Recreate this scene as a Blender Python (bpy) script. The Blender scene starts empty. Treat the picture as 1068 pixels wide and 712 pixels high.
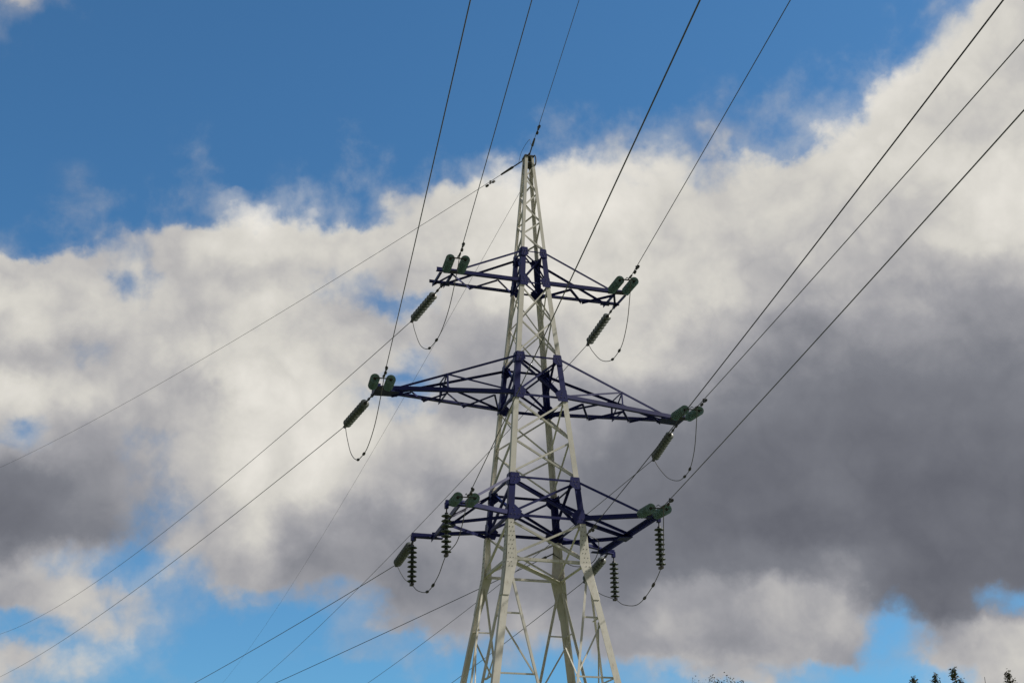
import bpy, math, random
from mathutils import Vector, Matrix, noise
V = Vector
scene = bpy.context.scene
col = scene.collection
random.seed(7)

# ------------------------------------------------------------------ camera
F = V((0.27810087, 0.87684246, 0.39218262)); R = V((0.95441, -0.29833941, -0.00975463))
F.normalize(); U = R.cross(F).normalized(); R = F.cross(U).normalized()
CAM = V((-13.3077, -39.9129, 1.60))
cd = bpy.data.cameras.new('camera'); cam = bpy.data.objects.new('camera', cd); col.objects.link(cam)
cam.matrix_world = Matrix(((R.x, U.x, -F.x, CAM.x), (R.y, U.y, -F.y, CAM.y), (R.z, U.z, -F.z, CAM.z), (0, 0, 0, 1)))
cd.sensor_width = 36.0; cd.sensor_fit = 'HORIZONTAL'; cd.lens = 36.0 * 1473.37 / 1068.0
cd.clip_start = 0.1; cd.clip_end = 6000
scene.camera = cam

# ------------------------------------------------------------------ light and sky
SUN_AZ, SUN_EL = math.radians(101), math.radians(41)
scene.view_settings.view_transform = 'Standard'; scene.view_settings.look = 'None'
scene.view_settings.exposure = 0.0; scene.view_settings.gamma = 1.0
scene.view_settings.use_curve_mapping = False
sd = bpy.data.lights.new('sun', 'SUN'); sd.energy = 4.8; sd.angle = math.radians(1.5); sd.color = (1.0, 0.94, 0.84)
so = bpy.data.objects.new('sun', sd); col.objects.link(so)
sdir = V((math.sin(SUN_AZ) * math.cos(SUN_EL), math.cos(SUN_AZ) * math.cos(SUN_EL), math.sin(SUN_EL)))
so.rotation_euler = sdir.to_track_quat('Z', 'Y').to_euler(); so.location = sdir * 100

world = bpy.data.worlds.new('World'); scene.world = world; world.use_nodes = True
nt = world.node_tree; nt.nodes.clear(); L = nt.links
def N(t, **k):
    n = nt.nodes.new(t)
    for a, b in k.items(): setattr(n, a, b)
    return n
def setin(n, i, v):
    if hasattr(v, 'is_output') or isinstance(v, bpy.types.NodeSocket): L.new(v, n.inputs[i])
    else: n.inputs[i].default_value = v
def math_(op, a, b=0.0, c=0.0, clamp=False):
    n = N('ShaderNodeMath', operation=op, use_clamp=clamp); setin(n, 0, a); setin(n, 1, b)
    if len(n.inputs) > 2: setin(n, 2, c)
    return n.outputs[0]
def dot(vec, c):
    n = N('ShaderNodeVectorMath', operation='DOT_PRODUCT'); L.new(vec, n.inputs[0]); n.inputs[1].default_value = c; return n.outputs['Value']
def mapr(v, a, b, c=0.0, d=1.0, interp='SMOOTHSTEP'):
    n = N('ShaderNodeMapRange', interpolation_type=interp); setin(n, 0, v); setin(n, 1, a); setin(n, 2, b); setin(n, 3, c); setin(n, 4, d); return n.outputs[0]
def mixc(t, a, b):
    n = N('ShaderNodeMix', data_type='RGBA'); setin(n, 0, t); setin(n, 6, a); setin(n, 7, b); return n.outputs[2]
def fbm(vec, scale, detail=6, rough=0.55, off=0.0, dist=0.0):
    n = N('ShaderNodeTexNoise', noise_dimensions='4D'); L.new(vec, n.inputs['Vector']); n.inputs['W'].default_value = off
    n.inputs['Scale'].default_value = scale; n.inputs['Detail'].default_value = detail; n.inputs['Roughness'].default_value = rough
    n.inputs['Distortion'].default_value = dist
    return n
sky = N('ShaderNodeTexSky', sky_type='NISHITA'); sky.sun_disc = False
sky.sun_elevation = SUN_EL; sky.sun_rotation = SUN_AZ; sky.air_density = 1.0; sky.dust_density = 0.5; sky.ozone_density = 3.0
tc = N('ShaderNodeTexCoord'); D = tc.outputs['Generated']
# cloud-field coordinates: a stereographic map of the heavens about one bearing
den = math_('ADD', dot(D, F), 1.02)
K = 2 * 1473.37 * 0.985
sx = math_('MULTIPLY', math_('DIVIDE', dot(D, R), den), K)
sy = math_('MULTIPLY', math_('DIVIDE', dot(D, U), den), -K)
w1 = fbm(D, 9.0, 3, 0.5, 1.3); w2 = fbm(D, 34.0, 5, 0.6, 4.1)
s1 = N('ShaderNodeSeparateColor'); L.new(w1.outputs['Color'], s1.inputs[0])
s2 = N('ShaderNodeSeparateColor'); L.new(w2.outputs['Color'], s2.inputs[0])
def warp(base, a, b, ka, kb):
    v = math_('MULTIPLY_ADD', math_('SUBTRACT', a, 0.5), ka, base)
    return math_('MULTIPLY_ADD', math_('SUBTRACT', b, 0.5), kb, v)
wx = warp(sx, s1.outputs[0], s2.outputs[0], 70, 62)
wy = warp(sy, s1.outputs[1], s2.outputs[1], 46, 52)
tx = mapr(wx, -534.0, 534.0, 0, 1, 'LINEAR')
# rows of the cloud field: height, cover (0-9), brightness (tens of 8-bit value); 21 stations each
ROWS = [
(0,   '9 8 4 0 0 0 0 0 0 0 0 0 0 0 0 0 0 0 1 4 8',  '17 17 18 19 19 19 19 19 19 19 19 19 19 19 19 19 20 20 20 20 20'),
(50,  '3 2 0 0 0 0 0 0 0 0 0 0 0 0 0 0 1 3 6 9 9',  '17 17 18 19 19 19 19 19 19 19 19 19 19 19 19 19 20 20 20 20 19'),
(100, '0 0 0 0 0 0 0 0 0 0 0 0 0 0 1 2 2 8 9 9 9',  '17 17 18 19 19 19 19 19 19 19 19 19 19 19 17 18 20 21 20 20 19'),
(150, '0 0 0 0 1 0 0 2 0 0 1 4 5 4 5 1 7 9 9 9 9', '17 17 18 19 19 19 19 19 19 19 20 20 19 18 17 18 21 21 20 19 19'),
(190, '1 0 1 0 3 0 1 3 2 4 7 8 7 6 7 7 9 9 9 9 9', '17 17 17 18 18 19 19 19 19 20 22 22 21 19 19 20 21 21 21 21 20'),
(225, '0 0 2 2 4 5 5 3 7 9 9 9 9 9 9 9 9 9 9 9 9', '19 18 18 19 19 21 21 20 20 21 22 22 22 20 20 20 20 20 20 21 21'),
(255, '1 2 4 7 9 9 9 9 9 9 9 9 9 9 9 9 9 9 9 9 9', '19 19 19 19 20 20 20 20 20 20 21 21 21 20 20 20 19 19 20 20 20'),
(285, '9 9 9 7 9 9 7 6 8 9 9 9 9 9 9 9 9 9 9 9 9', '20 20 20 19 19 18 18 18 18 19 20 21 21 20 20 19 18 18 17 17 18'),
(310, '9 9 9 5 8 9 7 6 4 9 9 9 9 9 9 9 9 9 9 9 9', '22 22 20 18 19 20 19 17 18 19 21 22 22 20 19 18 17 16 16 15 15'),
(340, '9 9 9 8 9 9 9 9 8 9 9 9 9 9 9 9 9 9 9 9 9', '20 20 20 19 19 20 19 18 17 17 18 20 20 19 17 16 15 15 14 14 14'),
(375, '9 9 7 8 9 9 9 9 6 8 9 9 9 9 9 9 9 9 9 9 9', '17 17 17 18 20 20 20 19 18 16 17 19 19 17 16 14 14 13 13 13 13'),
(410, '9 9 9 9 9 9 9 7 5 8 9 9 9 9 9 9 9 9 9 9 9', '21 21 19 18 17 22 21 19 17 15 15 16 16 14 13 13 12 12 12 12 12'),
(455, '8 5 9 7 8 9 9 9 9 9 9 9 9 9 9 9 9 9 9 9 9', '16 16 15 15 18 22 22 20 19 19 18 15 13 12 11 11 11 11 11 11 11'),
(500, '9 9 9 7 8 9 9 9 9 9 9 9 9 9 9 9 9 9 9 9 9', '12 11 13 14 18 22 21 19 18 16 15 13 12 11 10 10 11 10 10 10 10'),
(545, '9 9 8 6 8 9 9 9 9 9 9 9 9 9 9 9 9 9 9 9 9', '11 11 12 13 18 20 17 15 15 15 14 13 12 11 10 10 10 10 10 10 10'),
(585, '9 8 6 2 6 9 9 8 9 9 9 9 9 9 9 9 9 9 9 8 8', '18 18 17 17 17 17 14 14 13 14 14 13 12 12 12 13 14 11 10 10 10'),
(612, '9 9 8 6 4 6 6 5 8 9 9 9 9 9 9 9 9 7 8 5 5', '18 18 18 17 17 16 14 14 13 13 14 14 13 16 16 18 18 11 10 11 13'),
(640, '4 5 6 6 3 0 1 4 7 8 8 9 9 9 9 9 9 4 8 9 9', '18 18 17 17 17 16 15 15 14 14 15 15 15 16 16 17 19 16 15 18 19'),
(665, '6 8 5 4 0 0 2 4 3 6 6 6 8 9 9 9 8 4 8 9 9', '19 19 18 17 17 17 16 15 15 15 15 16 15 15 15 17 17 16 17 18 18'),
(690, '6 6 5 2 3 0 0 0 1 4 5 3 4 6 8 6 2 2 4 8 9', '18 18 18 17 17 17 16 15 15 16 16 16 16 17 17 17 17 17 17 18 18'),
(715, '6 5 2 0 2 0 0 0 0 2 3 2 3 2 2 1 1 1 2 5 5', '18 18 18 17 17 17 16 15 16 16 16 16 16 16 17 17 17 17 17 17 18'),
]
def lin(v): v /= 255.0; return ((v + 0.055) / 1.055) ** 2.4 if v > 0.04045 else v / 12.92
prev = None; py = None
for (yy, cov, bri) in ROWS:
    rp = N('ShaderNodeValToRGB'); rp.color_ramp.interpolation = 'EASE'
    e = rp.color_ramp.elements
    cs = [int(c) / 9.0 for c in cov.split()]; bs = [int(b) / 25.5 for b in bri.split()]
    e[0].position = 0.0; e[1].position = 1.0
    for i in range(1, 20): e.new(i / 20.0)
    for i in range(21): e[i].color = (bs[i], cs[i], 0, 1)
    L.new(tx, rp.inputs[0])
    if prev is None: prev = rp.outputs[0]
    else: prev = mixc(mapr(wy, py - 356.0, yy - 356.0), prev, rp.outputs[0])
    py = yy
sp = N('ShaderNodeSeparateColor'); L.new(prev, sp.inputs[0]); Br, Cv = sp.outputs[0], sp.outputs[1]
n1 = fbm(D, 17.0, 9, 0.54, 0.0, 0.4).outputs['Fac']
n2 = fbm(D, 10.0, 8, 0.50, 7.7, 0.3).outputs['Fac']
n3 = fbm(D, 50.0, 6, 0.6, 2.9).outputs['Fac']
cv = math_('MULTIPLY_ADD', math_('SUBTRACT', n1, 0.5), 0.85, Cv)
nb_ = fbm(D, 26.0, 5, 0.5, 11.3, 0.5).outputs['Fac']
bi = math_('ABSOLUTE', math_('MULTIPLY_ADD', nb_, 2.0, -1.0))
cv = math_('MULTIPLY_ADD', math_('SUBTRACT', n3, 0.5), 0.30, cv)
cv = math_('MULTIPLY_ADD', math_('SUBTRACT', bi, 0.2), 0.30, cv)
cv = math_('ADD', Cv, math_('MULTIPLY', math_('SUBTRACT', cv, Cv), mapr(Cv, 0.72, 1.0, 1.0, 0.42)))
wisp = math_('MULTIPLY', mapr(math_('MULTIPLY_ADD', math_('SUBTRACT', n1, 0.5), 0.9, math_('MULTIPLY_ADD', math_('SUBTRACT', n3, 0.5), 0.5, cv)), 0.05, 0.85), math_('MULTIPLY', mapr(Cv, 0.03, 0.16), 0.42))
mask = math_('MAXIMUM', mapr(cv, 0.34, 0.84), wisp)
bb = math_('MULTIPLY_ADD', math_('SUBTRACT', n2, 0.5), 0.34, Br)
bb = math_('MULTIPLY_ADD', math_('SUBTRACT', n1, 0.5), 0.24, bb)
bb = math_('MULTIPLY_ADD', math_('SUBTRACT', n3, 0.5), 0.08, bb)
bb = math_('MULTIPLY_ADD', math_('SUBTRACT', bi, 0.2), 0.13, bb)
bb = math_('ADD', mapr(cv, 0.55, 1.0, 0.04, 0.0), bb)
bb = math_('ADD', Br, math_('MULTIPLY', math_('SUBTRACT', bb, Br), mapr(Br, 0.42, 0.66, 0.50, 1.0)))
bb = math_('ADD', bb, 0.012)
cr = N('ShaderNodeValToRGB'); cr.color_ramp.interpolation = 'LINEAR'
st = [(0.28, (86, 89, 99)), (0.38, (101, 103, 112)), (0.50, (124, 126, 134)), (0.62, (157, 157, 162)), (0.72, (187, 185, 184)), (0.80, (211, 208, 201)), (0.92, (234, 230, 222))]
e = cr.color_ramp.elements
while len(e) < len(st): e.new(0.5)
for i, (p, c) in enumerate(st): e[i].position = p; e[i].color = (lin(c[0]), lin(c[1]), lin(c[2]), 1)
L.new(bb, cr.inputs[0])
WS = 0.10
def scale(c, k):
    n = N('ShaderNodeVectorMath', operation='SCALE'); L.new(c, n.inputs[0]); n.inputs['Scale'].default_value = k; return n.outputs[0]
SKY_GAIN = 1.0
def scale2(c, k):
    n = N('ShaderNodeVectorMath', operation='SCALE'); L.new(c, n.inputs[0]); L.new(k, n.inputs['Scale']); return n.outputs[0]
tint = N('ShaderNodeMix', data_type='RGBA', blend_type='MULTIPLY'); tint.inputs[0].default_value = 1.0
L.new(sky.outputs[0], tint.inputs[6]); tint.inputs[7].default_value = (SKY_GAIN * 0.57, SKY_GAIN * 1.02, SKY_GAIN * 1.22, 1)
skyc = tint.outputs[2]
final = mixc(mask, skyc, scale2(cr.outputs[0], math_('MULTIPLY', mapr(dot(D, F), 0.35, 0.85, 0.42, 1.0), 1.0 / WS)))  # unseen clouds off the view bearing dimmed to cut ambient light on the tower
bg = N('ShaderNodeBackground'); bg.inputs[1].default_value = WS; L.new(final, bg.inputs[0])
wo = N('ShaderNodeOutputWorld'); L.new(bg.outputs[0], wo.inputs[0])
world.cycles.sampling_method = 'MANUAL'; world.cycles.sample_map_resolution = 512

# ------------------------------------------------------------------ materials
def mat(name, c, rough=0.6, metal=0.0, var=0.12, scale=3.0, dirt=None, dirt_amt=0.0, trans=0.0, ior=1.5, spec=0.5):
    m = bpy.data.materials.new(name); m.use_nodes = True; t = m.node_tree; b = t.nodes['Principled BSDF']
    tcn = t.nodes.new('ShaderNodeTexCoord'); nz = t.nodes.new('ShaderNodeTexNoise'); nz.inputs['Scale'].default_value = scale; nz.inputs['Detail'].default_value = 8
    nz.inputs['Roughness'].default_value = 0.65
    t.links.new(tcn.outputs['Object'], nz.inputs['Vector'])
    r = t.nodes.new('ShaderNodeValToRGB'); r.color_ramp.elements[0].position = 0.3; r.color_ramp.elements[1].position = 0.7
    r.color_ramp.elements[0].color = tuple(x * (1 - var) for x in c) + (1,); r.color_ramp.elements[1].color = tuple(min(1, x * (1 + var)) for x in c) + (1,)
    t.links.new(nz.outputs['Fac'], r.inputs[0]); out = r.outputs[0]
    if dirt:
        mp = t.nodes.new('ShaderNodeMapping'); mp.inputs['Scale'].default_value = (6, 6, 0.9); t.links.new(tcn.outputs['Object'], mp.inputs[0])
        n2 = t.nodes.new('ShaderNodeTexNoise'); n2.inputs['Scale'].default_value = 2.2; n2.inputs['Detail'].default_value = 10; n2.inputs['Roughness'].default_value = 0.7
        t.links.new(mp.outputs[0], n2.inputs['Vector'])
        mr = t.nodes.new('ShaderNodeMapRange'); mr.inputs[1].default_value = 0.55; mr.inputs[2].default_value = 0.75; mr.inputs[4].default_value = dirt_amt
        t.links.new(n2.outputs['Fac'], mr.inputs[0])
        mx = t.nodes.new('ShaderNodeMix'); mx.data_type = 'RGBA'; t.links.new(mr.outputs[0], mx.inputs[0]); t.links.new(out, mx.inputs[6]); mx.inputs[7].default_value = dirt + (1,)
        out = mx.outputs[2]
    t.links.new(out, b.inputs['Base Color'])
    b.inputs['Roughness'].default_value = rough; b.inputs['Metallic'].default_value = metal
    b.inputs['Transmission Weight'].default_value = trans; b.inputs['IOR'].default_value = ior
    b.inputs['Specular IOR Level'].default_value = spec
    return m
M_WHITE = mat('weathered_white_paint', (0.65, 0.63, 0.575), 0.62, var=0.13, scale=1.3, dirt=(0.27, 0.20, 0.13), dirt_amt=0.7, spec=0.3)
M_PURP = mat('violet_blue_paint', (0.008, 0.013, 0.105), 0.5, var=0.22, scale=2.5, dirt=(0.035, 0.033, 0.06), dirt_amt=0.6, spec=0.25)
M_STEEL = mat('dark_galvanised_steel', (0.05, 0.048, 0.046), 0.55, metal=0.3, var=0.25, scale=9)
M_WIRE = mat('weathered_aluminium_wire', (0.11, 0.108, 0.105), 0.6, metal=0.2, var=0.15, scale=2)
M_CABLE = mat('black_cable_jacket', (0.02, 0.02, 0.022), 0.6, var=0.1)
M_GLASS = mat('green_insulator_glass', (0.25, 0.39, 0.37), 0.28, var=0.2, scale=9, trans=0.5, spec=0.5)
M_DGLASS = mat('dark_green_glass', (0.060, 0.085, 0.075), 0.38, var=0.15, scale=6, trans=0.15, spec=0.3)
M_GREY = mat('grey_brown_glass', (0.17, 0.19, 0.17), 0.4, var=0.15, scale=6, trans=0.35)
M_CONC = mat('concrete', (0.35, 0.34, 0.32), 0.9, var=0.15, scale=4)
M_LEAF = mat('leaf', (0.075, 0.095, 0.035), 0.7, var=0.45, scale=5)
M_LEAF2 = mat('autumn_leaf', (0.085, 0.06, 0.03), 0.7, var=0.45, scale=5)
M_BARK = mat('bark', (0.08, 0.065, 0.05), 0.9, var=0.3, scale=12)
M_GRASS = mat('meadow_grass', (0.075, 0.095, 0.035), 0.95, var=0.45, scale=0.7, dirt=(0.16, 0.13, 0.07), dirt_amt=0.8)

# ------------------------------------------------------------------ mesh helpers
class MB:
    def __init__(s): s.v = []; s.f = []; s.m = []; s.sm = []
    def add(s, vs, fs, mi=0, smooth=False):
        o = len(s.v); s.v += [V(p) for p in vs]; s.f += [tuple(i + o for i in f) for f in fs]; s.m += [mi] * len(fs); s.sm += [smooth] * len(fs)
    def mesh(s, name, mats, origin=V((0, 0, 0))):
        me = bpy.data.meshes.new(name); me.from_pydata([tuple(p - origin) for p in s.v], [], s.f)
        for m in (mats if isinstance(mats, (list, tuple)) else [mats]): me.materials.append(m)
        for p, mi, sm in zip(me.polygons, s.m, s.sm): p.material_index = mi; p.use_smooth = sm
        me.validate(); me.update(); return me
    def build(s, name, mats, parent=None):
        org = V((0, 0, 0))
        if parent is not None: org = wloc(parent)
        o = bpy.data.objects.new(name, s.mesh(name, mats, org)); col.objects.link(o)
        if parent is not None: o.parent = parent
        return o
def wloc(o):
    p = V((0, 0, 0))
    while o: p += o.location; o = o.parent
    return p
def tag(o, label=None, cat=None, group=None, kind=None):
    for k, v in (('label', label), ('category', cat), ('group', group), ('kind', kind)):
        if v: o[k] = v
    return o
def empty(name, loc=(0, 0, 0), parent=None):
    o = bpy.data.objects.new(name, None); col.objects.link(o); o.location = loc; o.empty_display_size = 0.3
    if parent: o.parent = parent
    return o
def frame(d):
    d = d.normalized(); a = V((0, 0, 1)) if abs(d.z) < 0.95 else V((1, 0, 0))
    x = a.cross(d).normalized(); return x, d.cross(x).normalized()
def angle(mb, A, B, n1, n2, w, t=0.012, w2=None):
    """L-section member: heel on AB, one flange towards n1, one towards n2"""
    A, B = V(A), V(B); d = (B - A).normalized(); w2 = w2 or w
    n1 = V(n1); n1 = (n1 - d * n1.dot(d)).normalized(); n2 = V(n2); n2 = (n2 - d * n2.dot(d)); n2 = (n2 - n1 * n2.dot(n1)).normalized()
    prof = [(0, 0), (w, 0), (w, t), (t, t), (t, w2), (0, w2)]
    vs = [A + n1 * a + n2 * b for a, b in prof] + [B + n1 * a + n2 * b for a, b in prof]
    fs = [(i, (i + 1) % 6, (i + 1) % 6 + 6, i + 6) for i in range(6)] + [(0, 3, 2, 1), (0, 5, 4, 3), (6, 7, 8, 9), (6, 9, 10, 11)]
    mb.add(vs, fs)
def tube(mb, pts, r, n=8, mi=0, caps=True):
    pts = [V(p) for p in pts]; rs = r if isinstance(r, (list, tuple)) else [r] * len(pts)
    x = None; vs = []
    for i, p in enumerate(pts):
        d = (pts[min(i + 1, len(pts) - 1)] - pts[max(i - 1, 0)]).normalized()
        if x is None: x, y = frame(d)
        else: x = (x - d * x.dot(d)).normalized(); y = d.cross(x)
        for k in range(n):
            a = 2 * math.pi * k / n; vs.append(p + (x * math.cos(a) + y * math.sin(a)) * rs[i])
    fs = [(i * n + k, i * n + (k + 1) % n, (i + 1) * n + (k + 1) % n, (i + 1) * n + k) for i in range(len(pts) - 1) for k in range(n)]
    mb.add(vs, fs, mi, True)
    if caps: mb.add(vs[:n], [tuple(range(n))[::-1]], mi); mb.add(vs[-n:], [tuple(range(n))], mi)
def plate(mb, pts, nrm, t=0.014, mi=0):
    nrm = V(nrm).normalized(); n = len(pts); pts = [V(p) for p in pts]
    vs = pts + [p + nrm * t for p in pts]
    mb.add(vs, [tuple(range(n))[::-1], tuple(range(n, 2 * n))] + [(i, (i + 1) % n, (i + 1) % n + n, i + n) for i in range(n)], mi)
def box(mb, c, ax, ay, az, mi=0):
    c, ax, ay, az = V(c), V(ax), V(ay), V(az)
    vs = [c + ax * i + ay * j + az * k for i in (-1, 1) for j in (-1, 1) for k in (-1, 1)]
    mb.add(vs, [(0, 1, 3, 2), (4, 6, 7, 5), (0, 4, 5, 1), (2, 3, 7, 6), (0, 2, 6, 4), (1, 5, 7, 3)], mi)
def lathe(mb, prof, n=20, o=V((0, 0, 0)), d=V((0, 0, 1)), mi=0):
    x, y = frame(d); d = d.normalized(); vs = []
    for (r, h) in prof:
        for k in range(n):
            a = 2 * math.pi * k / n; vs.append(o + d * h + (x * math.cos(a) + y * math.sin(a)) * r)
    fs = [(i * n + k, i * n + (k + 1) % n, (i + 1) * n + (k + 1) % n, (i + 1) * n + k) for i in range(len(prof) - 1) for k in range(n)]
    mb.add(vs, fs, mi, True)

# ------------------------------------------------------------------ ground
gm = MB(); n = 60; S = 3000.0
def gz(x, y):
    r = math.hypot(x, y); k = min(1, max(0, (r - 60) / 200)); return k * 1.2 * noise.noise(V((x * 0.01, y * 0.01, 0))) - 0.02
xs = [math.copysign(abs(i / 30.0) ** 3 * S, i) for i in range(-30, 31)]
gm.add([(x, y, gz(x, y)) for x in xs for y in xs], [(i * 61 + j, (i + 1) * 61 + j, (i + 1) * 61 + j + 1, i * 61 + j + 1) for i in range(60) for j in range(60)], 0, True)
tag(gm.build('ground', M_GRASS), kind='structure')

# ------------------------------------------------------------------ tower
Z0 = 13.3368
zF, zLb, zLt, zMb, zMt, zTb, zTt, zP = [Z0 + a for a in (-1.3335, 0, 1.2203, 4.0, 5.3568, 8.0659, 9.2321, 13.0)]
zK = 5.1
HW = [(0.0, 3.33), (zK, 2.470), (zF, 1.300), (zLb, 1.215), (zMb, 0.870), (zTb, 0.505), (zTt, 0.430), (zP, 0.150)]
def W(z):
    for (a, p), (b, q) in zip(HW, HW[1:]):
        if z <= b: return p + (q - p) * (z - a) / (b - a)
    return HW[-1][1]
def corner(sx_, sy_, z, inset=0.0):
    w = W(z) - inset; return V((sx_ * w, sy_ * w, z))
CORN = [(-1, -1), (1, -1), (1, 1), (-1, 1)]
tower = tag(empty('transmission_tower'), 'tall lattice power transmission tower painted cream white with dark violet crossarms', 'transmission tower')

def bar(name, A, B, inward, w, parent, material, off=0.006, w2=None, flip=False):
    """an angle bar lying on a tower face, its second flange pointing inward"""
    A, B, inward = V(A), V(B), V(inward); d = (B - A).normalized(); s = d.cross(inward).normalized()
    if flip: s = -s
    mb = MB(); o = inward * off - s * w * 0.5
    angle(mb, A + o, B + o, s, inward, w, 0.010, w2 or w)
    return mb.build(name, material, parent) if name else mb
def face_pts(k, z, t=0.0):
    """two corners of face k at height z, t along the face"""
    a = CORN[k]; b = CORN[(k + 1) % 4]; return corner(*a, z), corner(*b, z)
def inward(k):
    a = V((*CORN[k], 0)) + V((*CORN[(k + 1) % 4], 0)); return -a.normalized()

# legs: four angle-iron columns, white stretches (violet stretches belong to the painted sections)
LEG = [(0.0, 0.21), (zK, 0.21), (zF - 0.35, 0.20), (zF, 0.19), (zLb, 0.175), (zLt, 0.17), (zMb, 0.165), (zMt, 0.155), (zTb, 0.15), (zTt, 0.105), (zP, 0.10)]
legs = []
for (cx, cy) in CORN:
    mb = MB()
    t_ = 0.016; vs = []
    for z, w in LEG:
        c = corner(cx, cy, z); vs += [c + V((-cx * a, -cy * b, 0)) for a, b in ((0, 0), (w, 0), (w, t_), (t_, t_), (t_, w), (0, w))]
    nl = len(LEG) - 1
    mb.add(vs, [(j * 6 + i, j * 6 + (i + 1) % 6, j * 6 + 6 + (i + 1) % 6, j * 6 + 6 + i) for j in range(nl) for i in range(6)]
           + [(0, 3, 2, 1), (0, 5, 4, 3)] + [(nl * 6, nl * 6 + 1, nl * 6 + 2, nl * 6 + 3), (nl * 6, nl * 6 + 3, nl * 6 + 4, nl * 6 + 5)])
    lg = mb.build('leg', M_WHITE, tower); legs.append(lg)
    # splice plates with rows of bolts at the waist
    for ax in (0, 1):
        mb = MB(); bm_ = MB()
        n_ = V((0, cy, 0)) if ax == 0 else V((cx, 0, 0)); s_ = V((-cx, 0, 0)) if ax == 0 else V((0, -cy, 0))
        zs = [zLb - 0.16, zF + 0.45, zF - 0.05, zF - 1.15]; ws = [0.19, 0.27, 0.34, 0.21]
        o = n_ * 0.004
        L_ = [corner(cx, cy, z) + s_ * 0.012 + o for z in zs]; R_ = [corner(cx, cy, z) + s_ * w + o for z, w in zip(zs, ws)]
        for i in range(3): plate(mb, [L_[i], R_[i], R_[i + 1], L_[i + 1]], n_, 0.014)
        for i in range(11):
            z = zLb - 0.25 - i * 0.135
            for u in (0.06, 0.16) if i % 2 else (0.11, 0.20):
                c = corner(cx, cy, z) + s_ * u + n_ * 0.018
                lathe(mb, [(0.0, 0.008), (0.013, 0.008), (0.013, 0.0)], 6, c, n_, 1)
        mb.build('splice_plate', [M_WHITE, M_STEEL], lg)
    fb = MB(); c = corner(cx, cy, 0)
    vs = [(c.x + a * 0.45, c.y + b * 0.45, -0.2) for a, b in CORN] + [(c.x + a * 0.28, c.y + b * 0.28, 0.35) for a, b in CORN]
    fb.add(vs, [(4, 5, 6, 7)] + [(i, (i + 1) % 4, (i + 1) % 4 + 4, i + 4) for i in range(4)])
    fb.build('concrete_footing', M_CONC, tower)

def xpanel(z1, z2, w, parent=tower, name='diagonal_brace', m=M_WHITE, faces=range(4)):
    for k in faces:
        a1, b1 = face_pts(k, z1); a2, b2 = face_pts(k, z2); q = inward(k)
        s = (b1 - a1).normalized() * 0.05
        bar(name, a1 + s, b2 - s, q, w, parent, m, 0.030)
        bar(name, b1 - s, a2 + s, q, w, parent, m, 0.030 + w + 0.012, flip=True)
def zig(z1, z2, nseg, w, par=0):
    for k in range(4):
        q = inward(k)
        for i in range(nseg):
            za = z1 + (z2 - z1) * i / nseg; zb = z1 + (z2 - z1) * (i + 1) / nseg
            a, b = face_pts(k, za); c, d = face_pts(k, zb)
            s = (b - a).normalized() * 0.03
            A, B = (a + s, d - s) if (i + k + par) % 2 else (b - s, c + s)
            bar('diagonal_brace', A, B, q, w, tower, M_WHITE, 0.018)
zig(zTt + 0.1, zP - 0.35, 6, 0.05)
xpanel(zMt + 0.15, (zMt + zTb) / 2 + 0.03, 0.046); xpanel((zMt + zTb) / 2 - 0.03, zTb - 0.1, 0.040)
zm = zLt + (zMb - zLt) * 0.47
xpanel(zLt + 0.15, zm, 0.056); xpanel(zm + 0.12, zMb - 0.12, 0.056)
xpanel(zF + 0.05, zLb - 0.12, 0.062)
# waist frame and its plan bracing
for k in range(4):
    a, b = face_pts(k, zF); q = inward(k); s = (b - a).normalized() * 0.1
    bar('horizontal_strut', a + s, b - s, q, 0.085, tower, M_WHITE, 0.045)
mb = MB(); angle(mb, corner(-1, -1, zF - 0.03, 0.15), corner(1, 1, zF - 0.03, 0.15), (1, -1, 0), (0, 0, -1), 0.09); mb.build('plan_brace', M_WHITE, tower)
# lower panels: inverted V on each face with secondary bracing
def lerp(a, b, t): return a + (b - a) * t
for k in range(4):
    q = inward(k); z2 = zF - 0.35; z1 = zK
    a1, b1 = face_pts(k, z1); a2, b2 = face_pts(k, z2); mid = (a1 + b1) / 2
    s = (b1 - a1).normalized()
    for (top, bot, sg) in ((a2, a1, 1), (b2, b1, -1)):
        st_ = top + s * sg * 0.18
        bar('diagonal_brace', st_, mid + s * sg * -0.0, q, 0.07, tower, M_WHITE, 0.024, flip=sg < 0)
        lv = [0.20, 0.47, 0.72]
        P = [lerp(top, bot, t) for t in lv]; Q = [lerp(st_, mid, t) for t in lv]
        for i in range(3):
            bar('secondary_brace', P[i] + s * sg * 0.04, Q[i], q, 0.045, tower, M_WHITE, 0.10, flip=sg < 0)
            if i < 2:
                bar('secondary_brace', P[i] + s * sg * 0.04 - V((0, 0, 0.15)), Q[i + 1], q, 0.042, tower, M_WHITE, 0.16)
    bar('horizontal_strut', a1 + s * 0.1, b1 - s * 0.1, q, 0.085, tower, M_WHITE, 0.045)
    c1, d1 = face_pts(k, 0.5)
    m0 = (c1 + d1) / 2
    bar('diagonal_brace', a1 + s * 0.1, m0, q, 0.07, tower, M_WHITE, 0.024); bar('diagonal_brace', b1 - s * 0.1, m0, q, 0.07, tower, M_WHITE, 0.024, flip=True)
    bar('horizontal_strut', c1 + s * 0.1, d1 - s * 0.1, q, 0.085, tower, M_WHITE, 0.045)

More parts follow.
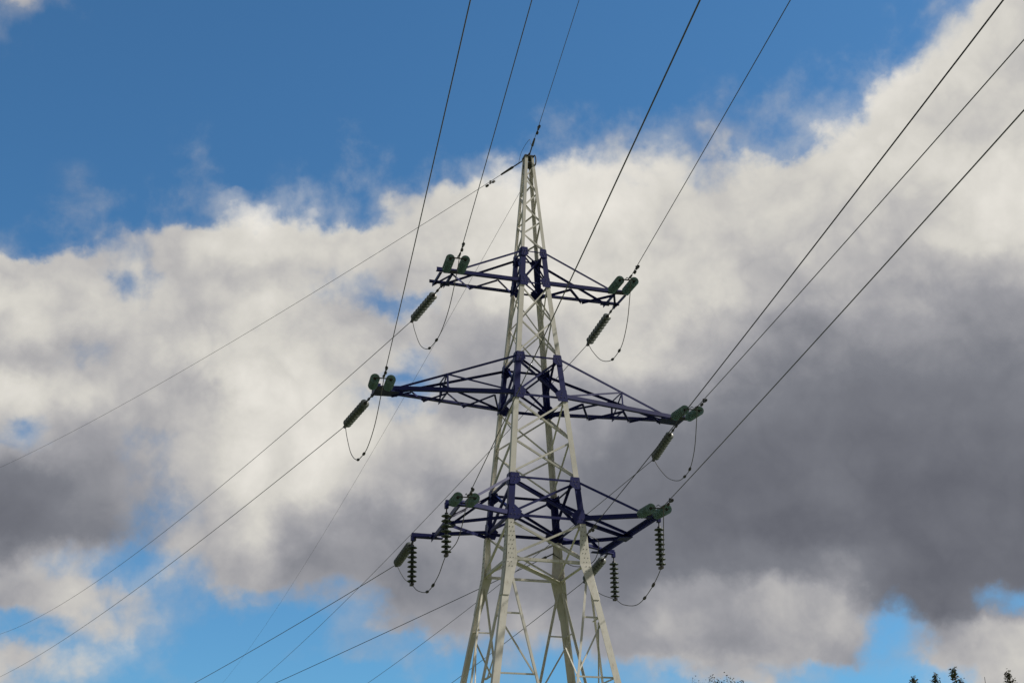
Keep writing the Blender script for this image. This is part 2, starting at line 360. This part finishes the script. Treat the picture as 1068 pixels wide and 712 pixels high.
# violet painted body sections at the three crossarm levels
def section(zb, zt, lw, bw, gus):
    sec = MB()
    for k in range(4):
        q = inward(k); a, b = face_pts(k, zb); c, d = face_pts(k, zt); s = (b - a).normalized() * 0.03
        for (A, B, w, off) in ((a + s, b - s, bw * 1.05, 0.022), (c + s, d - s, bw * 0.85, 0.022), (a + s + V((0, 0, .04)), d - s, bw * 0.9, 0.022 + bw), (b - s + V((0, 0, .04)), c + s, bw * 0.9, 0.034 + 2 * bw)):
            m_ = bar(None, A, B, q, w, None, None, off, flip=(k % 2 == 0)); sec.add(m_.v, m_.f)
    # plan bracing
    for z in (zb + 0.03, zt - 0.03):
        angle(sec, corner(-1, -1, z, 0.1), corner(1, 1, z, 0.1), (1, -1, 0), (0, 0, -1), bw * 0.8)
    so_ = sec.build('painted_section', M_PURP, tower)
    for (cx, cy) in CORN:
        mb = MB(); e_ = V((cx, cy, 0)) * 0.004; angle(mb, corner(cx, cy, zb - 0.12) + e_, corner(cx, cy, zt + 0.12) + e_, (-cx, 0, 0), (0, -cy, 0), lw + 0.02, 0.026)
        mb.build('leg_segment', M_PURP, so_)
        for (n_, s_) in ((V((0, cy, 0)), V((-cx, 0, 0))), (V((cx, 0, 0)), V((0, -cy, 0)))):
            for (z, g, up) in ((zb, gus, 1), (zt, gus * 0.8, -1)):
                mb = MB(); h = g * 1.0
                P = [corner(cx, cy, z - up * 0.13), corner(cx, cy, z - up * 0.13) + s_ * g * 0.8, corner(cx, cy, z + up * 0.12) + s_ * g, corner(cx, cy, z + up * h * .75) + s_ * (lw + .02), corner(cx, cy, z + up * h * .75)]
                plate(mb, [p + n_ * 0.009 + s_ * 0.006 for p in P], n_, 0.014)
                for u_, h_ in ((.2, .02), (.5, .02), (.78, .02), (.45, .3), (.35, .5)):
                    c = corner(cx, cy, z + up * h_ * g) + s_ * g * u_ + n_ * 0.022
                    lathe(mb, [(0.0, 0.010), (0.012, 0.010), (0.012, 0.0)], 6, c, n_, 1)
                mb.build('gusset_plate', [M_PURP, M_STEEL], so_)
    return so_
section(zLb, zLt, 0.17, 0.08, 0.42)
section(zMb, zMt, 0.16, 0.07, 0.38)
section(zTb, zTt, 0.15, 0.045, 0.31)

# peak cap
mb = MB(); box(mb, (0, 0, zP + 0.02), (0.17, 0, 0), (0, 0.17, 0), (0, 0, 0.03)); box(mb, (0, 0, zP - 0.28), (0.165, 0, 0), (0, 0.165, 0), (0, 0, 0.035))
tube(mb, [(0.0, -0.17, zP + 0.1), (0, 0.17, zP + 0.1)], 0.035)
mb.build('peak_cap', M_STEEL, tower)
mb = MB()
tube(mb, [V((0.17, -0.17, zP + 0.05)) + V((math.sin(a) * 0.04, -math.sin(a) * 0.04, -0.2 + 0.2 * math.cos(a))) for a in [i * math.pi / 14 for i in range(15)]], 0.022, 6)
mb.build('earth_bond_loop', M_STEEL, tower)

# crossarms
def beam(mb, A, B, w, n1=(0, 0, -1), n2=None, t=0.012):
    A, B = V(A), V(B); d = (B - A).normalized()
    if n2 is None:
        n2 = d.cross(V((0, 0, 1))).normalized(); A = A - n2 * w * 0.5; B = B - n2 * w * 0.5
    angle(mb, A, B, n2, n1, w, t)
def crossarm(sx_, lvl):
    arm = MB(); subs = []
    if lvl == 'top':
        z = zTb; wb = W(zTb); T = 0.49; tip = 3.30; tie = 2.78
        for sy_ in (-1, 1):
            m = MB(); A = V((sx_ * wb, sy_ * wb, z)); B = V((sx_ * tip, sy_ * T, z + 0.02))
            beam(m, A, B, 0.115, (0, 0, 1), (0, -sy_, 0)); subs.append(('chord', m))
            m = MB(); beam(m, V((sx_ * W(zTt), sy_ * W(zTt), zTt)), V((sx_ * tie, sy_ * T, z + 0.06)), 0.062, (0, 0, -1), (0, -sy_, 0)); subs.append(('top_tie', m))
        xs_ = [wb, 1.25, 1.95, 2.78]; g = -0.03
        side = 1
        for i in range(3):
            ya, yb = (side * T, -side * T); beam(arm, (sx_ * xs_[i], ya * .9, z + g), (sx_ * xs_[i + 1], yb * .9, z + g), 0.065, (0, 0, -1)); side = -side
        for xx in (2.78, 3.16): beam(arm, (sx_ * xx, -T * .95, z + g), (sx_ * xx, T * .95, z + g), 0.10, (0, 0, -1))
        beam(arm, (sx_ * 2.78, -T * .9, z + g - .015), (sx_ * 3.16, T * .9, z + g - .015), 0.07, (0, 0, -1))
        m = MB(); plate(m, [(sx_ * 2.62, T - .02, z - .02), (sx_ * 2.95, T - .02, z - .02), (sx_ * 2.88, T - .3, z - .02), (sx_ * 2.70, T - .3, z - .02)], (0, 0, -1), 0.02); subs.append(('gusset_plate', m))
    elif lvl == 'mid':
        z = zMb; wb = W(zMb); T = 0.15; tip = 5.03; zz = z - 0.05; tie = 4.55
        def yat(x): return wb + (T - wb) * (x - wb) / (tip - wb)
        def zat(x): return z + (zz - z) * (x - wb) / (tip - wb)
        xm = 2.92; wt = W(zMt)
        for sy_ in (-1, 1):
            A = V((sx_ * wb, sy_ * wb, z)); B = V((sx_ * tip, sy_ * T, zz))
            m = MB(); beam(m, A, B, 0.125, (0, 0, 1), (0, -sy_, 0)); subs.append(('chord', m))
            A2 = V((sx_ * wt, sy_ * wt, zMt)); B2 = V((sx_ * tie, sy_ * yat(tie), zat(tie) + .06))
            m = MB(); beam(m, A2, B2, 0.07, (0, 0, -1), (0, -sy_, 0)); subs.append(('top_tie', m))
            P = A2.lerp(B2, (xm - wt) / (tie - wt))
            beam(arm, P, (sx_ * xm, sy_ * yat(xm), z), 0.05, (-sx_, 0, 0), (0, -sy_, 0))
            beam(arm, P, A + V((0, 0, 0.1)), 0.055, (0, 0, -1), (0, -sy_, 0))
            if sy_ < 0: PN = P
        PF = V((PN.x, -PN.y, PN.z)); beam(arm, PN, PF, 0.05)
        beam(arm, PN, (sx_ * xm, yat(xm), z), 0.045); 
        nx = [wb, 1.45, 2.1, xm, 3.45, 4.0, 4.5]; side = 1; g = -0.04
        for i in range(6):
            beam(arm, (sx_ * nx[i], side * yat(nx[i]) * .90, zat(nx[i]) + g), (sx_ * nx[i + 1], -side * yat(nx[i + 1]) * .90, zat(nx[i + 1]) + g), 0.06, (0, 0, -1)); side = -side
        beam(arm, (sx_ * xm, -yat(xm) * .96, z + g - .015), (sx_ * xm, yat(xm) * .96, z + g - .015), 0.06, (0, 0, -1))
        m = MB(); plate(m, [(sx_ * 4.35, -.22, zz - .02), (sx_ * 5.12, -.30, zz - .02), (sx_ * 5.12, .30, zz - .02), (sx_ * 4.35, .22, zz - .02)], (0, 0, -1), 0.03)
        box(m, (sx_ * 5.05, 0, zz + .05), (.07, 0, 0), (0, .34, 0), (0, 0, .07)); subs.append(('tip_plate', m))
    else:
        z = zLb; wb = W(zLb); wt = W(zLt)
        nr = V((sx_ * 2.95, -1.86, z)) if sx_ < 0 else V((3.12, -2.13, z)); fr = V((sx_ * 2.76, 1.83, z)) if sx_ < 0 else V((3.02, 2.13, z))
        mid = nr.lerp(fr, 0.5); Tn = V((sx_ * wt, -wt, zLt)); Tf = V((sx_ * wt, wt, zLt)); Bn = V((sx_ * wb, -wb, z)); Bf = V((sx_ * wb, wb, z))
        for A, B, sy_ in ((Bn, nr, -1), (Bf, fr, 1)):
            m = MB(); beam(m, A, B, 0.13, (0, 0, 1), (0, -sy_, 0)); subs.append(('chord', m))
        for A, B, sy_ in ((Tn, nr.lerp(Bn, 0.10), -1), (Tf, fr.lerp(Bf, 0.06), 1)):
            m = MB(); beam(m, A, B + V((0, 0, .07)), 0.075, (0, 0, -1), (0, -sy_, 0)); subs.append(('top_tie', m))
        m = MB(); e = (fr - nr).normalized(); beam(m, nr - e * 0.1, fr + e * 0.12, 0.15, (0, 0, -1), (-sx_, 0, 0)); subs.append(('tip_beam', m))
        m = MB(); plate(m, [mid + V((sx_ * .06, -.3, -.16)), mid + V((sx_ * .06, .3, -.16)), mid + V((-sx_ * .32, .16, -.16)), mid + V((-sx_ * .32, -.16, -.16))], (0, 0, 1), 0.03); subs.append(('gusset_plate', m))
        dn = V((0, 0, -.05))
        beam(arm, Bn + dn, mid + dn, 0.10, (0, 0, -1)); beam(arm, Bf + dn, mid + dn, 0.10, (0, 0, -1)); beam(arm, Tf, mid + V((0, 0, .05)), 0.075, (0, 0, -1), (0, -1, 0))
        # hanger brackets for the hanging strings and end plates
        for (P, ex) in ((nr, (0.32 if sx_ < 0 else 0.10)), (fr, (0.62 if sx_ < 0 else 0.40))):
            m = MB(); Q = P + V((sx_ * ex, 0, -0.05)); 
            plate(m, [P + V((-sx_ * .35, -.05, -.03)), P + V((-sx_ * .35, .1, -.03)), P + V((sx_ * .12, .14, -.03)), Q + V((0, .06, 0)), Q + V((0, -.06, 0)), P + V((sx_ * .12, -.14, -.03))], (0, 0, -1), 0.03)
            box(m, (P + Q) / 2 + V((-sx_ * .05, 0, .02)), (ex * .5 + .08, 0, 0), (0, .04, 0), (0, 0, .075))
            box(m, Q + V((0, 0, -.04)), (.05, 0, 0), (0, .06, 0), (0, 0, .09)); subs.append(('end_bracket', m))
    o = arm.build('crossarm', M_PURP, tower)
    for nm, m in subs: m.build(nm, M_PURP, o)
for lvl in ('top', 'mid', 'low'):
    for sx_ in (-1, 1): crossarm(sx_, lvl)

# ------------------------------------------------------------------ insulators
# local frame of a string: +Z runs from the arm end outwards
sm_ = MB(); lathe(sm_, [(0.045, 0.066), (0.085, 0.072), (0.130, 0.090), (0.146, 0.108), (0.145, 0.114), (0.125, 0.106), (0.108, 0.112), (0.098, 0.098), (0.080, 0.106), (0.066, 0.092), (0.045, 0.094)], 24)
cm_ = MB(); lathe(cm_, [(0.0, 0.0), (0.030, 0.0), (0.050, 0.015), (0.052, 0.055), (0.058, 0.066), (0.040, 0.072), (0.012, 0.10), (0.012, 0.17), (0.0, 0.17)], 14)
ME_SHED = {'dark': sm_.mesh('dark_glass_shed', M_DGLASS), True: sm_.mesh('glass_shed', M_GLASS), False: sm_.mesh('grey_shed', M_GREY)}
ME_CAP = cm_.mesh('metal_cap', M_STEEL)
def add_disc(root, off, z, green=True, sc=1.0):
    d = bpy.data.objects.new('insulator_disc', ME_SHED[green]); col.objects.link(d); d.parent = root; d.location = (off, 0, z); d.scale = (sc, sc, sc)
    c = bpy.data.objects.new('metal_cap', ME_CAP); col.objects.link(c); c.parent = d
def localpart(root, name, mb, m=None):
    o = bpy.data.objects.new(name, mb.mesh(name, m or M_STEEL)); col.objects.link(o); o.parent = root
def orient(root, P, Q):
    d = (V(Q) - V(P)).normalized(); x = V((1, 0, 0)); x = (x - d * x.dot(d)).normalized(); y = d.cross(x)
    root.rotation_euler = Matrix((x, y, d)).transposed().to_euler(); root.location = P
def double_string(P, Q, label, group):
    r = empty('double_insulator_string'); orient(r, P, Q); Ln = (V(Q) - V(P)).length
    nd = 8; pitch = 0.168; z0 = 0.26; z1 = z0 + nd * pitch; hx = 0.235
    for sx_ in (-1, 1):
        for i in range(nd): add_disc(r, sx_ * hx, z0 + i * pitch, True)
    m = MB(); box(m, (0, 0, z1 + .05), (hx + .05, 0, 0), (0, .012, 0), (0, 0, .035)); localpart(r, 'yoke_plate', m)
    m = MB()
    for sx_ in (-1, 1): tube(m, [(sx_ * hx, 0, -0.02), (sx_ * hx, 0, z0)], 0.022, 8)
    box(m, (0, 0, 0.02), (hx + .06, 0, 0), (0, .05, 0), (0, 0, .03)); localpart(r, 'arm_fitting', m)
    m = MB(); tube(m, [(0, 0, z1 + .05), (0, 0, Ln - .22), (0, 0, Ln - .18), (0, 0, Ln + .08)], [0.018, 0.018, 0.036, 0.03], 8)
    localpart(r, 'tension_clamp', m)
    m = MB(); tube(m, [(0.0, .05, z1 + .1), (0.0, .12, z1 - .1), (0, .12, z1 - .35)], 0.012, 6); localpart(r, 'arcing_horn', m)
    tag(r, label, 'insulator string', group); return r
def single_string(P, Q, label, group, green=False, nd=9, pitch=0.198):
    r = empty('insulator_string'); orient(r, P, Q); Ln = (V(Q) - V(P)).length
    z0 = Ln - nd * pitch - 0.12
    for i in range(nd): add_disc(r, 0, z0 + i * pitch, green)
    m = MB(); tube(m, [(0, 0, -0.02), (0, 0, z0)], 0.022, 8); box(m, (0, 0, .04), (.03, 0, 0), (0, .05, 0), (0, 0, .07)); box(m, (0, 0, z0 * .6), (.028, 0, 0), (0, .028, 0), (0, 0, .06)); localpart(r, 'arm_fitting', m)
    m = MB(); tube(m, [(0, 0, Ln - .12), (0, 0, Ln - .06), (0, 0, Ln + .12)], [0.02, 0.045, 0.04], 8); box(m, (0, 0, Ln), (.03, 0, 0), (0, .07, 0), (0, 0, .06)); localpart(r, 'tension_clamp', m)
    tag(r, label, 'insulator string', group); return r
def hanging_string(P, nd, pitch, label):
    r = empty('hanging_insulator_string'); Ln = 0.16 + nd * pitch + 0.06; Q = P - V((0, 0, Ln)); orient(r, P, Q)
    for i in range(nd): add_disc(r, 0, 0.16 + i * pitch, 'dark', 1.02)
    m = MB(); tube(m, [(0, 0, -0.02), (0, 0, 0.17)], 0.02, 8); localpart(r, 'arm_fitting', m)
    m = MB(); tube(m, [(0, 0, Ln - .08), (0, 0, Ln)], 0.03, 8); box(m, (0, 0, Ln), (.05, 0, 0), (0, .09, 0), (0, 0, .035)); localpart(r, 'cable_clamp', m)
    tag(r, label, 'insulator string', 'hanging strings that steady the jumper cables of the lowest crossarm'); return Q

WIRES = {
  'GWn': ((0.0, -0.18, 26.42), (0.0, -0.18, 26.42), -1, -0.16728, -0.06357, 0.000402),
  'TLn': ((-2.775, -0.506, 21.403), (-3.109, -2.595, 21.002), -1, -0.15861, -0.06948, 0.000402),
  'MLn': ((-5.003, -0.3, 17.267), (-5.314, -2.381, 16.857), -1, -0.14846, -0.07488, 0.000406),
  'TRn': ((2.852, -0.506, 21.403), (2.515, -2.581, 21.021), -1, -0.16119, -0.06155, 0.000381),
  'LLn': ((-2.846, -1.83, 13.337), (-3.185, -3.917, 12.961), -1, -0.16079, -0.05778, 0.000355),
  'LRn': ((2.841, -2.134, 13.337), (2.493, -4.196, 13.015), -1, -0.16719, -0.03416, 0.000317),
  'MRn': ((4.94, -0.3, 17.267), (4.61, -2.366, 16.892), -1, -0.15843, -0.05921, 0.000359),
  'ADn': ((1.266, -1.2, 12.887), (1.266, -1.2, 12.887), -1, -0.17040, -0.04382, 0.000372),
  'GWf': ((-0.005, 0.15, 26.428), (-0.005, 0.15, 26.428), 1, -0.28138, 0.08144, 0.000515),
  'TLf': ((-2.857, 0.506, 21.403), (-3.241, 3.031, 21.174), 1, -0.15108, 0.03062, 0.000526),
  'MLf': ((-5.09, 0.3, 17.267), (-5.457, 2.757, 17.057), 1, -0.14818, 0.03557, 0.000365),
  'LLf': ((-3.30, 1.83, 13.22), (-3.311, 4.32, 13.017), 1, -0.15993, -0.00685, 0.000393),
  'TRf': ((3.162, 0.506, 21.403), (3.103, 2.958, 21.024), 1, -0.02417, -0.03444, 0.000428),
  'MRf': ((5.10, 0.3, 17.267), (5.325, 2.83, 16.918), 1, -0.00125, -0.01803, 0.000403),
  'LRf': ((3.29, 2.134, 13.337), (3.347, 4.669, 12.971), 1, 0.02256, -0.02424, 0.000394),
  'ADf': ((1.022, 1.2, 12.887), (1.022, 1.2, 12.887), 1, -0.24504, -0.03676, 0.000244),
  'GW2': ((-0.231, 0.2, 25.128), (-0.231, 0.2, 25.128), 1, 0.02732, -0.02675, 0.000397),
}
GN = 'double glass strings pulling towards the viewer'; GF = 'single strings pulling away behind the tower'
ENDS = {'TL': 'left end of the top crossarm', 'TR': 'right end of the top crossarm', 'ML': 'left tip of the long middle crossarm', 'MR': 'right tip of the long middle crossarm',
        'LL': 'left end of the lowest crossarm', 'LR': 'right end of the lowest crossarm'}
for k, e_ in ENDS.items():
    A, Q = WIRES[k + 'n'][:2]; double_string(V(A), V(Q), 'two green insulator strings side by side on the ' + e_, GN)
    A, Q = WIRES[k + 'f'][:2]; single_string(V(A), V(Q), 'single grey insulator string slanting from the ' + e_, GF)
HNG = {
 'LLn': hanging_string(V((-3.27, -1.86, 13.20)), 8, 0.15, 'hanging disc string on the lowest left crossarm, the upper right one of its two'),
 'LLf': hanging_string(V((-3.38, 1.83, 13.20)), 8, 0.15, 'hanging disc string at the outer tip of the lowest left crossarm, leftmost of all'),
 'LRn': hanging_string(V((3.22, -2.13, 13.20)), 8, 0.15, 'hanging disc string below the right end of the lowest crossarm, rightmost of all'),
 'LRf': hanging_string(V((3.42, 2.13, 13.20)), 8, 0.15, 'hanging disc string just right of the right tower leg, under the lowest crossarm'),
}

# ------------------------------------------------------------------ wires
def wpt(key, s):
    A, P, sg, az, sl, c = WIRES[key]; d = V((math.sin(az), sg * math.cos(az), 0))
    return V(P) + d * s + V((0, 0, sl * s + c * s * s))
def damper(root, key, s):
    p = wpt(key, s); d = (wpt(key, s + 0.1) - wpt(key, s)).normalized(); dn = V((0, 0, -1)); dn = (dn - d * dn.dot(d)).normalized()
    m = MB(); tube(m, [p + dn * .09 - d * .22, p + dn * .07, p + dn * .09 + d * .22], 0.010, 6)
    for sg in (-1, 1): tube(m, [p + dn * .09 + d * sg * .12, p + dn * .09 + d * sg * .15, p + dn * .09 + d * sg * .27], [.02, .042, .045], 8)
    box(m, p + dn * .03, d * .03, d.cross(dn) * .025, dn * .06)
    m.build('vibration_damper', M_STEEL, root)
def wire(key, name, label, cat, r, m, group=None, length=230, damp=()):
    mb = MB(); n = 90; pts = [wpt(key, length * (i / n) ** 1.25) for i in range(n + 1)]
    tube(mb, pts, r, 6); o = mb.build(name, m); tag(o, label, cat, group)
    for s in damp: damper(o, key, s)
    return o
CN = 'conductors running over the viewer'; CF = 'conductors running away behind the tower'
near_l = {'TL': 'thick wire from the left end of the top crossarm up across the blue sky', 'ML': 'leftmost overhead wire, rising steeply from the left tip of the middle crossarm', 'TR': 'wire rising to the right from the right end of the top crossarm', 'MR': 'wire from the right tip of the middle crossarm up to the right edge', 'LR': 'lowest wire at the right edge, from the right end of the lowest crossarm', 'LL': 'wire crossing in front of the tower body up from the lowest left crossarm'}
far_l = {'TL': 'long wire sloping down left from the left end of the top crossarm', 'ML': 'long wire sloping down left from the left tip of the middle crossarm', 'LL': 'wire sloping down left from the left end of the lowest crossarm', 'TR': 'wire passing behind the tower from the right end of the top crossarm', 'MR': 'wire passing behind the tower from the right tip of the middle crossarm', 'LR': 'wire behind the tower legs from the right end of the lowest crossarm'}
for k in ENDS:
    wire(k + 'n', 'conductor_wire', near_l[k], 'power line', 0.0118, M_WIRE, CN, damp=(0.75,))
    wire(k + 'f', 'conductor_wire', far_l[k], 'power line', 0.0118, M_WIRE, CF, length=300)
def strain(root, key, L0, L1):
    m = MB(); tube(m, [wpt(key, L0), wpt(key, L1 * .5), wpt(key, L1 * .55), wpt(key, L1)], [.022, .022, .045, .03], 8); m.build('strain_clamp', M_STEEL, root)
g = wire('GWn', 'ground_wire', 'thin wire rising from the very top of the tower', 'power line', 0.0095, M_WIRE, damp=(1.9,)); strain(g, 'GWn', 0, 1.1)
g = wire('GWf', 'ground_wire', 'thin wire sloping down left from the very top of the tower', 'power line', 0.0085, M_WIRE, length=320, damp=(2.3,)); strain(g, 'GWf', 0, 1.6)
g = wire('GW2', 'ground_wire', 'faintest thin wire falling steeply left from just below the tower peak', 'power line', 0.0062, M_WIRE, length=320)
g = wire('ADn', 'communication_cable', 'long cable rising from the right tower leg behind the middle crossarm tip', 'cable', 0.0115, M_CABLE, damp=(1.2,)); strain(g, 'ADn', 0, .8)
g = wire('ADf', 'communication_cable', 'cable running down left from behind the tower legs, below the lowest crossarm', 'cable', 0.0115, M_CABLE, length=300); strain(g, 'ADf', 0, .8)

# jumper cables
def bez(P, n=14):
    """Catmull-Rom through P"""
    P = [V(p) for p in P]; P = [P[0] * 2 - P[1]] + P + [P[-1] * 2 - P[-2]]; out = []
    for i in range(1, len(P) - 2):
        a, b, c, d = P[i - 1:i + 3]
        for k in range(n):
            t = k / n; out.append(0.5 * ((2 * b) + (c - a) * t + (2 * a - 5 * b + 4 * c - d) * t * t + (3 * b - a - 3 * c + d) * t ** 3))
    out.append(P[-2]); return out
def jumper(P, label, clamps=(), r=0.0125, name='jumper_cable', m=M_WIRE):
    pts = bez(P); mb = MB(); tube(mb, pts, r, 7); o = mb.build(name, m)
    tag(o, label, 'cable', 'jumper cables looping under the crossarm ends' if name == 'jumper_cable' else None)
    for c in clamps:
        i = int(c * (len(pts) - 2)); p = pts[i]; d = (pts[i + 1] - p).normalized()
        k = MB(); tube(k, [p - d * .09, p - d * .03, p + d * .05, p + d * .11], [.03, .045, .045, .025], 8); k.build('cable_joint', M_STEEL, o)
    return o
def sagloop(k, sag, skew, dx=0.0):
    A = V(WIRES[k + 'n'][1]); B = V(WIRES[k + 'f'][1]); out = []
    for t in (0, .07, .2, .36, .5, .64, .8, .93, 1):
        h = 1 - abs(2 * t - 1) ** 2.4
        tt = t + skew * math.sin(math.pi * t)
        out.append(A.lerp(B, tt) + V((dx * math.sin(math.pi * t), 0, -sag * h)))
    return out
jumper(sagloop('TL', 1.9, 0.0, -.0), 'jumper cable loop hanging under the left end of the top crossarm', (.46, .60))
jumper(sagloop('TR', 1.5, 0.0, .25), 'jumper cable loop hanging under the right end of the top crossarm', (.46, .60))
jumper(sagloop('ML', 1.75, 0.0, 0), 'jumper cable loop hanging under the left tip of the middle crossarm', (.46, .60))
jumper(sagloop('MR', 1.4, 0.0, .3), 'jumper cable loop hanging under the right tip of the middle crossarm', (.40, .52))
def lowj(k, label, cl):
    A = V(WIRES[k + 'n'][1]); B = V(WIRES[k + 'f'][1]); H1 = HNG[k + 'n']; H2 = HNG[k + 'f']
    m = H1.lerp(H2, .5) + V((0, 0, -0.62))
    jumper([A, A.lerp(H1, .45) + V((0, 0, -.45)), H1, H1.lerp(H2, .22) + V((0, 0, -.42)), m, H1.lerp(H2, .80) + V((0, 0, -.36)), H2, H2.lerp(B, .5) + V((0, 0, -.12)), B], label, cl)
lowj('LL', 'jumper cable below the lowest left crossarm, held by two hanging strings', (.45, .52))
lowj('LR', 'jumper cable below the lowest right crossarm, held by two hanging strings', (.36, .45))
jumper([(1.266, -1.25, 12.87), (1.75, -.9, 12.75), (1.9, 0, 12.4), (1.6, .9, 12.45), (1.03, 1.22, 12.87)], 'small black cable loop beside the right tower legs under the lowest crossarm', (), 0.0115, 'cable_loop', M_CABLE)
jumper([wpt('GWf', .5), wpt('GWf', .2) + V((-.05, 0, .35)), V((-.02, -.2, zP + .62)), wpt('GWn', .35) + V((-.02, 0, .22)), wpt('GWn', .6)], 'short thin bonding loop over the very top of the tower', (), 0.007, 'bonding_loop')

# ------------------------------------------------------------------ trees in the distance
def leafclump(mb, c, rad, n, size, mi=0):
    for _ in range(n):
        p = c + V((random.gauss(0, 1), random.gauss(0, 1), random.gauss(0, 1))) * rad * 0.5
        a = V((random.uniform(-1, 1), random.uniform(-1, 1), random.uniform(-1, 1))).normalized(); b, d = frame(a); s = size * random.uniform(.6, 1.3)
        mb.add([p - b * s * .5, p + d * s * .3, p + b * s * .5, p - d * s * .3], [(0, 1, 2, 3)], mi)
def young_tree(x, y, h, label, seed, spread=1.0, bare=False):
    random.seed(seed); r = empty('young_tree', (x, y, 0)); tr = MB(); cr_ = MB(); base = V((x, y, 0))
    P = [base + V((random.gauss(0, .06) * i / 8, random.gauss(0, .06) * i / 8, h * .99 * i / 12)) for i in range(13)]
    tube(tr, P, [0.13 * (1 - i / 12.5) + .008 for i in range(13)], 8)
    nb = 70
    for i in range(nb):
        t = 0.28 + 0.71 * (i / nb) ** .8; z = h * t; rr = spread * (0.05 + 1.5 * (1 - t) ** .8) * random.uniform(.55, 1.1)
        a = random.uniform(0, 6.28); j = min(11, int(t * 12)); o = P[j].lerp(P[j + 1], t * 12 - j) if j < 12 else P[-1]
        e_ = o + V((math.cos(a) * rr, math.sin(a) * rr, rr * random.uniform(.5, 1.1)))
        e_.z = min(e_.z, h * 1.0)
        tube(tr, [o, o.lerp(e_, .5) + V((0, 0, -.03)), e_], [.012 + .02 * (1 - t), .008 + .01 * (1 - t), .004], 5)
        for q in (.45, .7, 1.0):
            if random.random() < .85: leafclump(cr_, o.lerp(e_, q), .10 + .14 * rr, 4 if bare else 13, .085 if bare else .10, random.random() < .35)
    leafclump(cr_, P[-1] - V((0, 0, .06)), .10, 10, .08)
    tr.build('trunk', M_BARK, r); cr_.build('crown', [M_LEAF, M_LEAF2], r)
    tag(r, label, 'tree', 'tree tops along the bottom edge'); return r
young_tree(20.59, 12.0, 11.86, 'smallest slim tree top at the bottom edge, leftmost of four', 11)
young_tree(24.56, 16.57, 12.98, 'dark tree top at the bottom edge, just left of the tallest one', 12)
young_tree(20.71, 9.52, 11.79, 'tallest dark tree top among the slim ones at the bottom right', 13, 1.15)
young_tree(26.05, 13.07, 12.53, 'dark ragged tree top standing alone near the bottom right corner', 14, 1.1)
# broad tree whose twigs only just reach the frame
random.seed(21); r = empty('broad_tree', (21.13, 32.29, 0)); tr = MB(); cr_ = MB(); H = 15.35; base = V((21.13, 32.29, 0))
tube(tr, [base, base + V((.1, 0, 4)), base + V((0, .1, 9))], [.28, .22, .14], 10)
for i in range(60):
    a = random.uniform(0, 6.28); t = random.uniform(.3, .62); o = base + V((0, 0, H * t)); sp_ = random.uniform(.4, 2.6)
    e_ = base + V((math.cos(a) * sp_, math.sin(a) * sp_, H * (1.0 - .035 * sp_ ** 1.6) - random.uniform(0, 2.2)))
    tube(tr, [o, o.lerp(e_, .5) + V((math.cos(a) * .3, math.sin(a) * .3, 0)), e_], [.06, .035, .008], 5)
    for q in range(5):
        e2 = e_ + V((random.gauss(0, .3), random.gauss(0, .3), random.uniform(-.3, .35))); e2.z = min(e2.z, H)
        tube(tr, [e_ - V((0, 0, .3)), e2], [.012, .005], 4); leafclump(cr_, e2, .2, 9, .10, random.random() < .4)
tr.build('trunk', M_BARK, r); cr_.build('crown', [M_LEAF2, M_LEAF], r)
tag(r, 'broad twiggy tree crown just peeping over the bottom edge right of the tower', 'tree')
# slim mast
r = empty('antenna_mast', (30.48, 20.98, 0)); m = MB(); b = V((30.48, 20.98, 0)); tube(m, [b, b + V((0, 0, 8)), b + V((0, 0, 13.6))], [.06, .035, .012], 8); m.build('pole', M_STEEL, r)
m = MB(); box(m, b + V((0, 0, .05)), (.25, 0, 0), (0, .25, 0), (0, 0, .1)); m.build('base_plate', M_CONC, r)
tag(r, 'very thin vertical mast at the bottom edge between the dark tree tops', 'mast')
